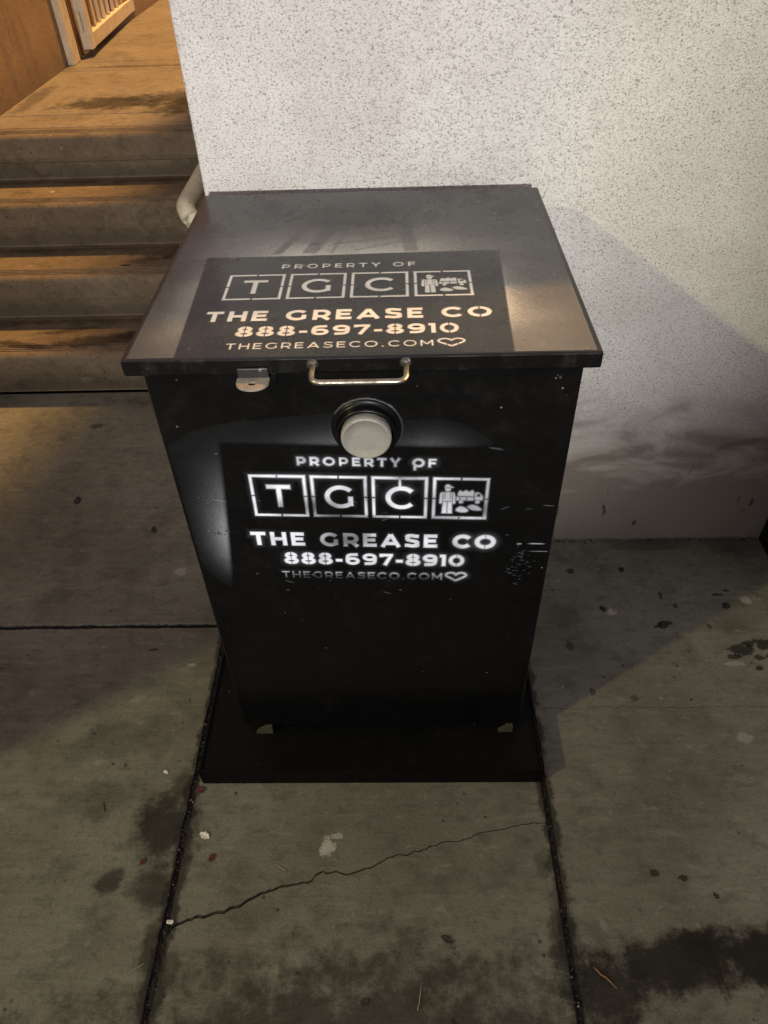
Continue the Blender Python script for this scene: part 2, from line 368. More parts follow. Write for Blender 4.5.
M_DARKPOST = paint_metal('dark_post_paint', (0.012, 0.011, 0.011), 0.6, 0.1, 0.3)
M_LIT_GAP = paint_metal('lit_gap_olive', (0.055, 0.052, 0.036), 0.7, 0.2, 0.3)  # light coming through the openings under the body, painted as olive plates
def plain(name, col, rough=0.8, var=0.3):
    m = NT(name); n = m.noise(90, 4, 0.6)
    m.set(Base_Color=m.mix(m.ss(n, 0.35, 0.7), col, tuple(v*(1-var) for v in col)), Roughness=rough, Normal=m.bump(n, 0.3, 0.002))
    return m.m
M_DIRT = plain('joint_dirt', (0.014, 0.012, 0.010), 0.95, 0.6)

# ------------------------------------------------------------------ numpy noise
rng = np.random.default_rng(7)
def vnoise(X, Y, f, seed=0):
    r = np.random.default_rng(seed).random((64, 64))
    x = X*f + 1000; y = Y*f + 1000
    xi = np.floor(x).astype(int); yi = np.floor(y).astype(int); fx = x-xi; fy = y-yi
    fx = fx*fx*(3-2*fx); fy = fy*fy*(3-2*fy)
    g = lambda a, b: r[a % 64, b % 64]
    return (g(xi, yi)*(1-fx)+g(xi+1, yi)*fx)*(1-fy) + (g(xi, yi+1)*(1-fx)+g(xi+1, yi+1)*fx)*fy
def fbm(X, Y, f, oct=4, seed=0):
    s = 0; a = 0.5; t = 0
    for k in range(oct):
        s = s + a*vnoise(X, Y, f*2**k, seed+k); t += a; a *= 0.55
    return s/t
def sst(x, a, b):
    t = np.clip((x-a)/(b-a), 0, 1); return t*t*(3-2*t)

# ------------------------------------------------------------------ stencil letters (own stroke font)
def arc(cx, cy, rx, ry, a0, a1, n=28):
    A = np.radians(np.linspace(a0, a1, n+1)); return [(cx+rx*math.cos(a), cy+ry*math.sin(a)) for a in A]
def spl(P, n=8):
    P = [np.array(p, float) for p in P]; Q = [2*P[0]-P[1]]+P+[2*P[-1]-P[-2]]; out = []
    for i in range(1, len(Q)-2):
        for k in range(n):
            t = k/n; a, b, c, d = Q[i-1:i+3]
            out.append(tuple(0.5*(2*b+(c-a)*t+(2*a-5*b+4*c-d)*t*t+(3*b-a-3*c+d)*t**3)))
    out.append(tuple(P[-1])); return out
def glyph(ch, s):
    """strokes (polylines) and advance width for a capital of height 1 drawn with stroke width s"""
    h = s/2
    if ch == 'T': return [[(0, 1-h), (.84, 1-h)], [(.42, 0), (.42, 1-s*.5)]], .84
    if ch == 'H': return [[(h, 0), (h, 1)], [(.90-h, 0), (.90-h, 1)], [(h, .5), (.90-h, .5)]], .90
    if ch == 'E': return [[(h, 0), (h, 1)], [(h, 1-h), (.74, 1-h)], [(h, .51), (.68, .51)], [(h, h), (.76, h)]], .76
    if ch == 'F': return [[(h, 0), (h, 1)], [(h, 1-h), (.74, 1-h)], [(h, .47), (.67, .47)]], .74
    if ch in 'PR':
        y0 = .32 if ch == 'P' else .34
        yc = (1-h+y0+0)/2; ry = (1-h-y0)/2
        st = [[(h, 0), (h, 1)], [(h, 1-h), (.44, 1-h)] + arc(.44, yc, .42-h, ry, 90, -90) + [(h, y0)]]
        if ch == 'R': st.append([(.46, y0), (.80, 0)])
        return st, .86
    if ch == 'O': return [arc(.58, .5, .58-h, .515-h, 90, 450, 48)], 1.16
    if ch == 'C': return [arc(.56, .5, .56-h, .515-h, 42, 318, 40)], 1.0
    if ch == 'G': return [arc(.56, .5, .56-h, .515-h, 42, 322, 40), [(1.0-h, .10), (1.0-h, .52)]], 1.05
    if ch == 'Y': return [[(.06, 1), (.47, .40)], [(.88, 1), (.47, .40)], [(.47, 0), (.47, .44)]], .94
    if ch == 'A': return [[(.07, 0), (.54, 1-h*.4)], [(1.01, 0), (.54, 1-h*.4)], [(.24, .27), (.84, .27)]], 1.08
    if ch == 'S': return [spl([(.77, .84), (.60, .965-h), (.40, 1.01-h), (.15, .93-h*.6), (.05+h, .74), (.17, .585), (.42, .50), (.69, .42), (.80-h, .26), (.70, .07+h*.6), (.42, h-.01), (.20, .03+h), (.03, .15)])], .82
    if ch == 'M': return [[(h, 0), (h, 1)], [(1.12-h, 0), (1.12-h, 1)], [(h, 1-h*.6), (.56, .28)], [(1.12-h, 1-h*.6), (.56, .28)]], 1.12
    if ch == '.': return [[(.02, h), (.02+s*1.1, h)]], .16+s*.5
    if ch == '-': return [[(.03, .37), (.45, .37)]], .48
    if ch == '8': return [arc(.46, .735, .39-h, .275-h*.9, 90, 450, 36), arc(.46, .275, .46-h, .285-h*.9, 90, 450, 36)], .92
    if ch == '6': return [arc(.46, .325, .45-h, .335-h, 90, 450, 36), spl([(.78, .90), (.62, 1.0-h), (.44, 1.0-h), (.20, .86-h*.4), (h+.01, .55), (h+.01, .33)])], .92
    if ch == '9':
        st, w = glyph('6', s); return [[(w-x, 1-y) for x, y in p] for p in st], w
    if ch == '7': return [[(0, 1-h), (.86, 1-h)], [(.84-h*.6, 1-h*.6), (.34, 0)], [(h, 1), (h, .72)]], .86
    if ch == '1': return [[(.36-h, 0), (.36-h, 1)], [(0, 1-h), (.36-h, 1-h)]], .40
    if ch == '0': return [arc(.49, .5, .49-h, .515-h, 90, 450, 40)], .98
    return [], .36
class Stencil:
    def __init__(self, u0, u1, v0, v1, step):
        self.nu = int((u1-u0)/step)+1; self.nv = int((v1-v0)/step)+1
        self.us = np.linspace(u0, u1, self.nu); self.vs = np.linspace(v0, v1, self.nv)
        self.U, self.V = np.meshgrid(self.us, self.vs)
        self.sd = np.full(self.U.shape, 9.0); self.step = step
    def win(self, x0, x1, y0, y1):
        i0, i1 = np.searchsorted(self.us, [x0, x1]); j0, j1 = np.searchsorted(self.vs, [y0, y1])
        return slice(j0, j1+1), slice(i0, i1+1)
    def seg(self, a, b, w, ext=0.0):
        m = 0.02; s = self.win(min(a[0], b[0])-m, max(a[0], b[0])+m, min(a[1], b[1])-m, max(a[1], b[1])+m)
        d = np.array(b)-np.array(a); L = np.hypot(*d)
        if L < 1e-7: return
        d /= L; x = self.U[s]-a[0]; y = self.V[s]-a[1]
        t = x*d[0]+y*d[1]; n = np.abs(-x*d[1]+y*d[0])
        self.sd[s] = np.minimum(self.sd[s], np.maximum(n-w/2, np.maximum(-ext-t, t-L-ext)))
    def poly(self, pts, w):
        for i in range(len(pts)-1): self.seg(pts[i], pts[i+1], w, 0.0 if len(pts) == 2 else w*0.06)
    def fill(self, pts):
        """filled polygon"""
        P = np.array(pts, float); m = 0.006
        s = self.win(P[:, 0].min()-m, P[:, 0].max()+m, P[:, 1].min()-m, P[:, 1].max()+m)
        X = self.U[s]; Y = self.V[s]; ins = np.zeros(X.shape, bool); dm = np.full(X.shape, 9.0)
        for i in range(len(P)):
            a, b = P[i], P[(i+1) % len(P)]
            c = ((a[1] > Y) != (b[1] > Y)) & (X < (b[0]-a[0])*(Y-a[1])/(b[1]-a[1]+1e-12)+a[0]); ins ^= c
            e = b-a; t = np.clip(((X-a[0])*e[0]+(Y-a[1])*e[1])/(e@e+1e-12), 0, 1)
            dm = np.minimum(dm, np.hypot(X-a[0]-t*e[0], Y-a[1]-t*e[1]))
        self.sd[s] = np.minimum(self.sd[s], np.where(ins, -dm, dm))
    def cut(self, x0, x1, y0, y1):
        s = self.win(x0-.004, x1+.004, y0-.004, y1+.004)
        d = np.maximum(np.maximum(x0-self.U[s], self.U[s]-x1), np.maximum(y0-self.V[s], self.V[s]-y1))
        self.sd[s] = np.maximum(self.sd[s], -d)
    def text(self, txt, x0, x1, y, cap, s, bridges=''):
        ws = [glyph(c, s)[1]*cap for c in txt]; tr = ((x1-x0)-sum(ws))/(len(txt)-1); x = x0; pos = []
        for c, wd in zip(txt, ws):
            for st in glyph(c, s)[0]: self.poly([(x+px*cap, y+py*cap) for px, py in st], s*cap)
            if c in bridges:
                g = 0.035*cap; xc = x+wd/2
                for ya, yb in ((-.1, s+.02), (1-s-.02, 1.1)): self.cut(xc-g, xc+g, y+ya*cap, y+yb*cap)
                if c == '8': self.cut(xc-g, xc+g, y+.38*cap, y+.66*cap)
            pos.append((x, x+wd)); x += wd+tr
        return pos
    def density(self, soft): return sst(-self.sd, -soft, soft)
BX = [-0.2185, -0.1198, -0.0210, 0.0783]; BW = 0.0905; BV0 = 0.1720; BV1 = 0.2580
def layout(st):
    """the whole stencil; u to the right, v up, in metres (lid position)"""
    st.text('PROPERTY OF', -0.1375, 0.0815, 0.2785, 0.0155, 0.19)
    lw = 0.0045
    for k, x in enumerate(BX):
        xa, xb, ya, yb = x+lw/2, x+BW-lw/2, BV0+lw/2, BV1-lw/2
        for a, b in (((xa, ya), (xb, ya)), ((xb, ya), (xb, yb)), ((xb, yb), (xa, yb)), ((xa, yb), (xa, ya))): st.seg(a, b, lw, lw/2)
        xm, ym = (xa+xb)/2, (ya+yb)/2
        for X0, X1, Y0, Y1 in ((xm-.0016, xm+.0016, ya-.004, ya+.004), (xm-.0016, xm+.0016, yb-.004, yb+.004), (xa-.004, xa+.004, ym-.0016, ym+.0016), (xb-.004, xb+.004, ym-.0016, ym+.0016)):
            st.cut(X0, X1, Y0, Y1)
        if k < 3:
            c = 'TGC'[k]; cap = 0.046; wd = glyph(c, .17)[1]*cap
            for p in glyph(c, .17)[0]: st.poly([(xm-wd/2+px*cap, ym-cap/2+py*cap) for px, py in p], .17*cap)
    # pictogram: a man in a cap beside a tanker and a low puddle shape
    ox, oy = BX[3]+0.012, BV0+0.012
    q = lambda pts: st.fill([(ox+a*0.001, oy+b*0.001) for a, b in pts])
    q([(a, b) for a, b in arc(12.5, 51, 4.6, 5.0, 180, 360, 14)] + [(17.1, 53), (8, 53)])             # face
    q([(7.2, 54), (21, 54), (20, 56.2), (16.5, 56.6), (15.5, 59.5), (11, 60.5), (8, 58.5)])                  # cap with peak
    q([(5, 44.5), (20, 44.5), (20, 26), (5, 26)])                                                            # chest
    q([(0, 41), (2, 44.5), (4.2, 44.5), (4.2, 22), (1, 20), (-1, 23)]); q([(20.8, 44.5), (23, 43.5), (25, 36), (25.5, 22), (23, 20), (21, 22)])   # arms
    q([(5, 25), (11.8, 25), (11.6, 0), (4.2, 0)]); q([(13.2, 25), (20, 25), (20.8, 0), (13.4, 0)])           # legs
    st.cut(ox+.0075, ox+.0083, oy+.032, oy+.046); st.cut(ox+.0167, ox+.0175, oy+.032, oy+.046)               # braces
    q([(29, 40)] + spl([(29, 43), (32, 48), (37, 46), (42, 49), (47, 46), (52, 49), (55, 45), (55, 40)], 5) + [(55, 37), (29, 37)])   # tank
    q([(57, 44), (62, 45), (67, 41), (70, 36), (70, 29), (57, 29)]); st.cut(ox+.060, ox+.066, oy+.036, oy+.042)  # cab
    q([(27, 35), (55, 35), (55, 28), (27, 28)]); st.cut(ox+.032, ox+.0335, oy+.027, oy+.036); st.cut(ox+.043, ox+.0445, oy+.027, oy+.036)
    q(arc(35, 25, 3.6, 3.6, 0, 360, 18)); q(arc(62, 25, 3.6, 3.6, 0, 360, 18))
    q(spl([(28, 10), (34, 15), (41, 13), (48, 7), (44, 3), (35, 3), (28, 6), (28, 10)], 5)); q(spl([(46, 15), (54, 19), (64, 15), (70, 8), (60, 7), (52, 9), (46, 15)], 5))
    st.text('THE GREASE CO', -0.2330, 0.1905, 0.1050, 0.0305, 0.235, 'O')
    st.text('888-697-8910', -0.1810, 0.1390, 0.0605, 0.0275, 0.225, '80')
    st.text('THEGREASECO.COM', -0.1885, 0.1010, 0.0255, 0.0155, 0.135)
    hp = spl([(0, -.9), (-.55, -.35), (-1.0, .15), (-.95, .62), (-.55, .85), (-.18, .70), (0, .42), (.18, .70), (.55, .85), (.95, .62), (1.0, .15), (.55, -.35), (0, -.9)], 6)
    hp = [(0.1265+a*0.0175, 0.0340+b*0.0115) for a, b in hp]; st.poly(hp, 0.0032)
    for gx in (-0.006, 0.009): st.cut(0.1265+gx-.0008, 0.1265+gx+.0008, 0.0225, 0.0330)

def sheet(name, st, place, mat, paint, mist, parent):
    """one grid mesh carrying the sprayed paint as vertex attributes"""
    co = place(st.U.ravel(), st.V.ravel()).astype(np.float32)
    nu, nv = st.nu, st.nv
    idx = np.arange(nu*nv).reshape(nv, nu)
    q = np.stack([idx[:-1, :-1], idx[:-1, 1:], idx[1:, 1:], idx[1:, :-1]], -1).reshape(-1, 4)
    pm = np.maximum(paint, mist).ravel(); keep = (pm[q] > 0.004).any(1); q = q[keep]
    used = np.unique(q); remap = np.full(nu*nv, -1); remap[used] = np.arange(len(used)); q = remap[q]
    me = bpy.data.meshes.new(name); me.vertices.add(len(used)); me.vertices.foreach_set('co', co[used].ravel())
    me.loops.add(q.size); me.loops.foreach_set('vertex_index', q.ravel().astype(np.int32))
    me.polygons.add(len(q)); me.polygons.foreach_set('loop_start', np.arange(0, q.size, 4, dtype=np.int32))
    me.update(calc_edges=True)
    for nm, ar in (('paint', paint), ('mist', mist)):
        a = me.attributes.new(nm, 'FLOAT', 'POINT'); a.data.foreach_set('value', ar.ravel()[used].astype(np.float32))
    me.materials.append(mat)
    o = bpy.data.objects.new(name, me); COL.objects.link(o); o.parent = parent
    return o

# ================================================================== SETTING
XL, XR, YC = -0.4273, 0.3632, 0.3797
G = 0.0072
bm = bmesh.new(); box(bm, -40, 40, -40, 40, -0.5, -0.022)
put(obj('ground', bm, M_DIRT), kind='structure')
def slab(pts):
    bm = bmesh.new(); prism(bm, pts, 'z', -0.021, 0.0)
    return put(obj('pavement', bm, M_PAVE, bevel=0.003, seg=2), kind='structure')
def rough_edge(a, b, n, amp, seed):
    r = np.random.default_rng(seed); L = math.hypot(b[0]-a[0], b[1]-a[1]); n = max(n, int(min(L, 4.5)/0.0045))
    t = np.linspace(0, 1, n); d = np.array(b)-np.array(a); nr = np.array([-d[1], d[0]])/L
    k = np.zeros(n)
    for f, aa in ((.045, 1.0), (.016, .8), (.006, .5)):
        m_ = max(3, int(L/f)); k += np.interp(t, np.linspace(0, 1, m_), (r.random(m_)-.5)*2*amp*aa)
    k[0] = k[-1] = 0
    return [tuple(np.array(a)+d*tt+nr*kk) for tt, kk in zip(t, k)]
FY, BY = -4.0, 1.534
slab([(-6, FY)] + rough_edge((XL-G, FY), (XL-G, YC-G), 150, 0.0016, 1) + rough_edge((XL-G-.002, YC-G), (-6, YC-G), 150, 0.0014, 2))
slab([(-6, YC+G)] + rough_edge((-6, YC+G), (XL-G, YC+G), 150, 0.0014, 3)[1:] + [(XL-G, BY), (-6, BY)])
# middle slab, split by the crack
ck = [(-0.4208, -0.3850), (-0.408, -0.3703), (-0.33, -0.347), (-0.29, -0.337), (-0.245, -0.311), (-0.1864, -0.2951), (-0.150, -0.2905), (-0.120, -0.268), (-0.075, -0.274), (-0.0227, -0.2616), (0.03, -0.236), (0.08, -0.229), (0.1253, -0.2105), (0.17, -0.206), (0.215, -0.188), (0.27, -0.180), (0.31, -0.171), (0.3567, -0.1675)]
rk = np.random.default_rng(4); fine = []
for (a, b) in zip(ck[:-1], ck[1:]):
    n = max(2, int(np.hypot(b[0]-a[0], b[1]-a[1])/0.008))
    for k in range(n):
        t = k/n; fine.append((a[0]+(b[0]-a[0])*t + rk.normal()*.0008*(k > 0), a[1]+(b[1]-a[1])*t + rk.normal()*.0017*(k > 0)))
fine.append(ck[-1])
wdt = [0.0019 + 0.0018*math.exp(-((i/len(fine)-.15)/.2)**2) - 0.0007*(i/len(fine)) for i in range(len(fine))]
low = [(x, y-wv) for (x, y), wv in zip(fine, wdt)]; hig = [(x, y+wv) for (x, y), wv in zip(fine, wdt)]
low[0] = (XL+G, -0.396); hig[0] = (XL+G, -0.362)
jl = lambda a, b, sd: rough_edge((XL+G, a), (XL+G, b), max(6, int(abs(b-a)/.03)), 0.0014, sd)
def slab_nb(pts):
    bm = bmesh.new(); prism(bm, pts, 'z', -0.021, 0.0); return put(obj('pavement', bm, M_PAVE), kind='structure')
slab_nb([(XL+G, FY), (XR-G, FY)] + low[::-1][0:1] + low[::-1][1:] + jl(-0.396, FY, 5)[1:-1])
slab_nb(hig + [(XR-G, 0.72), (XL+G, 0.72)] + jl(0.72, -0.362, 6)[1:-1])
# right slab with a hairline crack across it
hc = rough_edge((XR+G, 0.112), (1.6, 0.125), 120, 0.003, 8)
e1 = rough_edge((XR+G, 0.112), (XR+G, FY), 140, 0.0016, 9)
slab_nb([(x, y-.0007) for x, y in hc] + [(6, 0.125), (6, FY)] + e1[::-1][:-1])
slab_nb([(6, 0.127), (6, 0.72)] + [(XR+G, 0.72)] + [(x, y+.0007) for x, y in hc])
# packed dirt filling the joints, lumpy and a little below the slabs
def joint_fill(a, b, seed):
    L = math.hypot(b[0]-a[0], b[1]-a[1]); n = int(L/.003); d = (np.array(b)-np.array(a))/L; nr = np.array([-d[1], d[0]])
    T_, C_ = np.meshgrid(np.linspace(0, L, n), np.linspace(-.0105, .0105, 8))
    hh = -0.0150 + 0.0135*fbm(T_+seed, C_, 90, 4, seed) + 0.004*(fbm(T_, C_, 14, 3, seed+5)-.5)
    bm = bmesh.new(); vs = [[bm.verts.new((a[0]+d[0]*t+nr[0]*c, a[1]+d[1]*t+nr[1]*c, h)) for t, c, h in zip(T_[q], C_[q], hh[q])] for q in range(8)]
    for q in range(7):
        for k in range(n-1): bm.faces.new((vs[q][k], vs[q][k+1], vs[q+1][k+1], vs[q+1][k]))
    put(obj('joint_dirt', bm, M_JOINT, smooth=True), kind='structure')
M_JOINT = NT('packed_joint_dirt'); M_JOINT.set(Base_Color=M_JOINT.mix(M_JOINT.ss(M_JOINT.noise(300, 4, 0.7), 0.50, 0.75), (0.007, 0.006, 0.005), (0.075, 0.062, 0.045)), Roughness=0.95); M_JOINT = M_JOINT.m
joint_fill((XL, -0.80), (XL, 0.40), 3); joint_fill((XR, -0.80), (XR, 0.30), 4); joint_fill((-1.4, YC), (XL-.01, YC), 5)
# grit lying in the joints
bm = bmesh.new(); rg = np.random.default_rng(12)
YW_ = 0.689
def grit(x, y, s):
    m = Matrix.Translation((x, y, -0.007+rg.random()*0.006)) @ Matrix.Rotation(rg.random()*6, 4, Vector(rg.normal(size=3)).normalized()) @ Matrix.Diagonal((s, s*.7, s*.5, 1))
    bmesh.ops.create_icosphere(bm, subdivisions=1, radius=1, matrix=m)
for k in range(420):
    x = (XL if rg.random() < .5 else XR)+rg.uniform(-G, G)*1.0; y = rg.uniform(-0.62, 0.42)
    grit(x, y, rg.uniform(.0012, .0036))
for k in range(130): grit(rg.uniform(-1.15, -.43), YC+rg.uniform(-G, G), rg.uniform(.0012, .0034))
M_GRIT = NT('joint_grit'); M_GRIT.set(Base_Color=M_GRIT.mix(M_GRIT.ss(M_GRIT.noise(60, 2), 0.52, 0.72), (0.02, 0.017, 0.014), (0.22, 0.20, 0.15)), Roughness=0.9); M_GRIT = M_GRIT.m
for k in range(260):
    x = rg.uniform(.33, 1.11); y = YW_-.002-abs(rg.normal())*.006; sz = rg.uniform(.0010, .0030)
    m_ = Matrix.Translation((x, y, sz*.4)) @ Matrix.Rotation(rg.random()*6, 4, Vector(rg.normal(size=3)).normalized()) @ Matrix.Diagonal((sz, sz*.7, sz*.6, 1))
    bmesh.ops.create_icosphere(bm, subdivisions=1, radius=1, matrix=m_)
put(obj('joint_grit', bm, M_GRIT), 'dark grit and crumbs packed into the pavement joints and along the wall foot', 'grit', kind='stuff')

# --- steps and landing
RH, TR, Y0 = 0.178, 0.268, 1.519
stairs = put(empty('concrete_steps', (-0.9, Y0, 0)), 'worn concrete steps with grooved nosings rising to the orange lit landing', 'steps')
stairs_inv = Matrix.Translation((0.9, -Y0, 0))
def child(name, bm, mat, root, **kw):
    """build in world coordinates, then hang under root"""
    o = obj(name, bm, mat, **kw); o.parent = root
    o.matrix_parent_inverse = root.matrix_world.inverted() if root.matrix_world != Matrix() else Matrix.Translation(-Vector(root.location))
    return o
bpy.context.view_layer.update()
for k in range(4):
    yn = Y0+k*TR; z1 = (k+1)*RH; z0 = k*RH - (0.0 if k == 0 else 0.04)
    yb = yn+TR+0.05 if k < 3 else yn+0.105
    prof = [(yn+.030, z0), (yn+.030, z1-.105), (yn+.024, z1-.110), (yn+.010, z1-.104), (yn+.004, z1-.085), (yn+.001, z1-.058)] + [(yn+.026-.026*math.cos(a), z1-.026+.026*math.sin(a)) for a in np.linspace(0, math.pi/2, 7)]
    for g in range(4):           # grooves of the anti-slip strip
        a = yn+.030+g*.013
        prof += [(a, z1), (a+.0015, z1-.004), (a+.0055, z1-.004), (a+.007, z1)]
    prof += [(yb, z1), (yb, z0)]
    bm = bmesh.new(); prism(bm, prof, 'x', -1.679, -0.3505)
    child('step', bm, M_STEP, stairs)
ly = Y0+3*TR+0.110
joints = [2.62-.0, 3.43, 3.63, 4.55, 5.4, 7.2, 9.0]
ys = [ly]+[j for j in joints if j > ly+.05]+[11]
for a, b in zip(ys[:-1], ys[1:]):
    bm = bmesh.new(); box(bm, -1.679, 3.0 if a > 4.5 else (-0.3505), a+.003, b-.003, 0.50, 4*RH)
    put(obj('landing', bm, M_LAND, bevel=0.004), kind='structure')
bm = bmesh.new(); box(bm, -1.679, 3.0, ly, 11, 0.45, 0.499); put(obj('landing_bed', bm, M_DIRT), kind='structure')

# --- white stucco building on the right of the steps (lamp lights the alley behind it)
YW = 0.6924
bm = bmesh.new()
prism(bm, [(-0.349, YW+.001), (1.30, YW-.004), (1.30, 4.5), (-0.349, 4.5)], 'z', -0.02, 6.4)
put(obj('stucco_building', bm, M_STUCCO, bevel=0.006, seg=3), 'white dash stucco building wall behind the black bin, smeared bare near the ground', 'building')
# dark post closing the wall on the right
bm = bmesh.new(); box(bm, 1.115, 1.42, 0.40, 0.686, 0.0, 3.6)
put(obj('wall_post', bm, M_DARKPOST, bevel=0.006), 'dark post at the right end of the white stucco wall', 'post')
# --- tan building along the left of steps and alley
bm = bmesh.new()
prism(bm, [(-0.51, 0.0), (9.5, 0.0), (9.5, 3.0), (0.9, 3.0), (0.9, 4.3), (-1.09, 4.3)], 'x', -2.3, -1.68)
put(obj('tan_building', bm, M_TAN), 'tan painted building wall along the left of the steps, under orange light', 'building')
# far end of the alley
bm = bmesh.new(); box(bm, -1.68, 3.0, 9.5, 9.8, 0.0, 3.0)
put(obj('alley_end_wall', bm, M_TAN), 'plain tan wall closing the far end of the alley', 'wall')

# --- door frame post and security gate on the tan wall
ZL = 4*RH
bm = bmesh.new(); box(bm, -1.679, -1.645, 3.555, 3.665, ZL, ZL+2.15)
put(obj('door_post', bm, M_CREAM, bevel=0.004), 'cream painted door post standing against the tan wall before the gate', 'post')
gate = put(empty('security_gate', (-1.645, 3.745, ZL)), 'cream barred security gate standing on the tan wall beyond the door post', 'gate')
bpy.context.view_layer.update()
rz = math.radians(4.0)
gate.rotation_euler = (0, 0, rz)
def gpart(name, boxes, mat, bevel=0.004):
    bm = bmesh.new()
    for b in boxes: box(bm, *b)
    return obj(name, bm, mat, parent=gate, bevel=bevel)
GW, GH = 1.20, 2.05
gpart('stile', [(0, .055, 0, .065, .035, GH)], M_CREAM); gpart('stile', [(0, .055, GW-.065, GW, .035, GH)], M_CREAM)
gpart('bottom_rail', [(.004, .051, .066, GW-.066, .035, .105)], M_CREAM); gpart('top_rail', [(.004, .051, .066, GW-.066, GH-.10, GH)], M_CREAM)
for k in range(9):
    yb = .066+(k+.5)*(GW-.132)/9
    gpart('bar', [(.018, .036, yb-.011, yb+.011, .106, GH-.101)], M_CREAM, 0.002)
for zh in (.12, .95, 1.8): 
    bm = bmesh.new(); tube(bm, [(.02, -.018, zh), (.02, -.018, zh+.09)], .011, 12); obj('hinge', bm, M_CREAM, parent=gate)

# --- handrail on the side of the stucco building
rail = put(empty('handrail', (-0.43, 0.9, 0)), 'cream painted handrail with bent back end beside the stucco corner above the steps', 'handrail')
bpy.context.view_layer.update()
bm = bmesh.new()
path = fillet([(-0.352, 0.80, 0.905), (-0.405, 0.80, 0.925), (-0.430, 0.805, 0.965), (-0.430, 1.46, 0.968), (-0.430, 2.30, 1.53), (-0.430, 2.75, 1.62), (-0.352, 2.78, 1.62)], 0.028, 6)
tube(bm, path, 0.0215, 16)
child('rail', bm, M_RAIL, rail, smooth=True)
for yy, zz in ((1.0, .968), (2.2, 1.455)):
    bm = bmesh.new(); tube(bm, fillet([(-0.428, yy, zz-.012), (-0.425, yy, zz-.065), (-0.354, yy, zz-.075)], .02), .007, 10)
    child('bracket', bm, M_RAIL, rail, smooth=True)

# ================================================================== THE BIN
H, T, D, W = 1.0578, 0.025, 0.6232, 0.33
XB0, XB1, YF = -0.3131, 0.3140, 0.0248
HB = 0.0561
bin_ = put(empty('grease_bin', (0, 0.3, 0)), 'black steel grease bin with white stencilled lettering on lid and front, standing on the pavement', 'grease bin')
bpy.context.view_layer.update()
def bchild(name, bm, mat, parent=None, **kw):
    o = child(name, bm, mat, bin_, **kw)
    if parent:
        o.parent = parent; o.matrix_parent_inverse = Matrix()
    return o
# body: sheet steel box, front plate with folded edges
bm = bmesh.new(); box(bm, XB0, XB1, YF, 0.60, HB+.024, H-T-.001)
body = bchild('body', bm, M_BODY, bevel=0.004, seg=3)
body_front = body
# lid: plate with a folded down lip all round
bm = bmesh.new()
box(bm, -W, W, 0.0, D, H-T, H)
lid = bchild('lid', bm, M_LID, bevel=0.0028, seg=3)
# spill tray under the body: floor plate with a low upturned rim
bm = bmesh.new(); tx0, tx1, ty0, ty1 = -0.4082, 0.3581, -0.0757, 0.640
box(bm, tx0, tx1, ty0, ty1, 0.001, HB-.006)
box(bm, tx0, tx1, ty0, ty0+.005, HB-.0055, HB); box(bm, tx0, tx0+.005, ty0+.0055, ty1, HB-.0055, HB); box(bm, tx1-.005, tx1, ty0+.0055, ty1, HB-.0055, HB)
tray = bchild('base_tray', bm, M_TRAY)
# feet and olive plates under the body corners, colour standing in for lit openings
for s, xa in ((1, XB0), (-1, XB1)):
    x0, x1 = sorted((xa+s*.03, xa+s*.10))
    for y0, y1 in ((YF+.012, YF+.06), (.50, .56)):
        bm = bmesh.new(); box(bm, x0, x1, y0, y1, HB-.006+.0005, HB+.0235); bchild('foot', bm, M_TRAY)
GP = [((-0.2905, HB-.002), (-0.252, HB-.002), (-0.252, HB+.022), (-0.266, HB+.021), (-0.280, HB+.010)), ((0.268, HB-.002), (0.300, HB-.002), (0.300, HB+.020), (0.287, HB+.021), (0.278, HB+.008))]
for p in GP:
    bm = bmesh.new(); prism(bm, p, 'y', YF-.006, YF+.004); bchild('lit_gap_plate', bm, M_LIT_GAP)
# handle on the lid lip
bm = bmesh.new()
tube(bm, fillet([(-0.0655, -0.0002, H-.010), (-0.0655, -0.038, H-.0155), (0.0625, -0.038, H-.0155), (0.0625, -0.0002, H-.010)], 0.014, 8), 0.0040, 14)
hd = bchild('handle', bm, M_ROD, smooth=True)
for x in (-.0655, .0625):
    bm = bmesh.new(); lathe_y(bm, [(0, -.0055), (.0045, -.0052), (.0072, -.0028), (.0085, 0.0)], x, H-.010, 20); bchild('weld', bm, M_WELD, smooth=True)
# hasp tab: plate hanging off the lip with a bent out eye
bm = bmesh.new()
box(bm, -.170, -.127, -.0045, -.0008, H-.030, H-.013)
lt = bchild('lock_tab', bm, M_TABBLK, bevel=.0012)
bm = bmesh.new()
n = 40; outl = [(-.171, -.0047), (-.171, -.016)] + [(-.1485-.0225*math.cos(a), -.016-.018*math.sin(a)) for a in np.linspace(0.12, math.pi-.12, 16)] + [(-.126, -.016), (-.126, -.0047)]
hole = [(-.1485+.0058*math.cos(a), -.019+.0046*math.sin(a)) for a in np.linspace(0, 2*math.pi, 24, endpoint=False)]
def ring_plate(bm, outer, inner, z0, z1):
    for z in (z0, z1):
        vo = [bm.verts.new((x, y, z)) for x, y in outer]; vi = [bm.verts.new((x, y, z)) for x, y in inner]
        es = [bm.edges.new((L[i], L[(i+1) % len(L)])) for L in (vo, vi) for i in range(len(L))]
        bmesh.ops.triangle_fill(bm, edges=es, use_beauty=True)
        if z == z0: a0, b0 = vo, vi
    for A, B in ((a0, vo), (b0, vi)):
        for i in range(len(A)): bm.faces.new((A[i], A[(i+1) % len(A)], B[(i+1) % len(A)], B[i]))
ring_plate(bm, outl, hole, H-.0305, H-.0272)
bchild('lock_eye', bm, M_TAB)
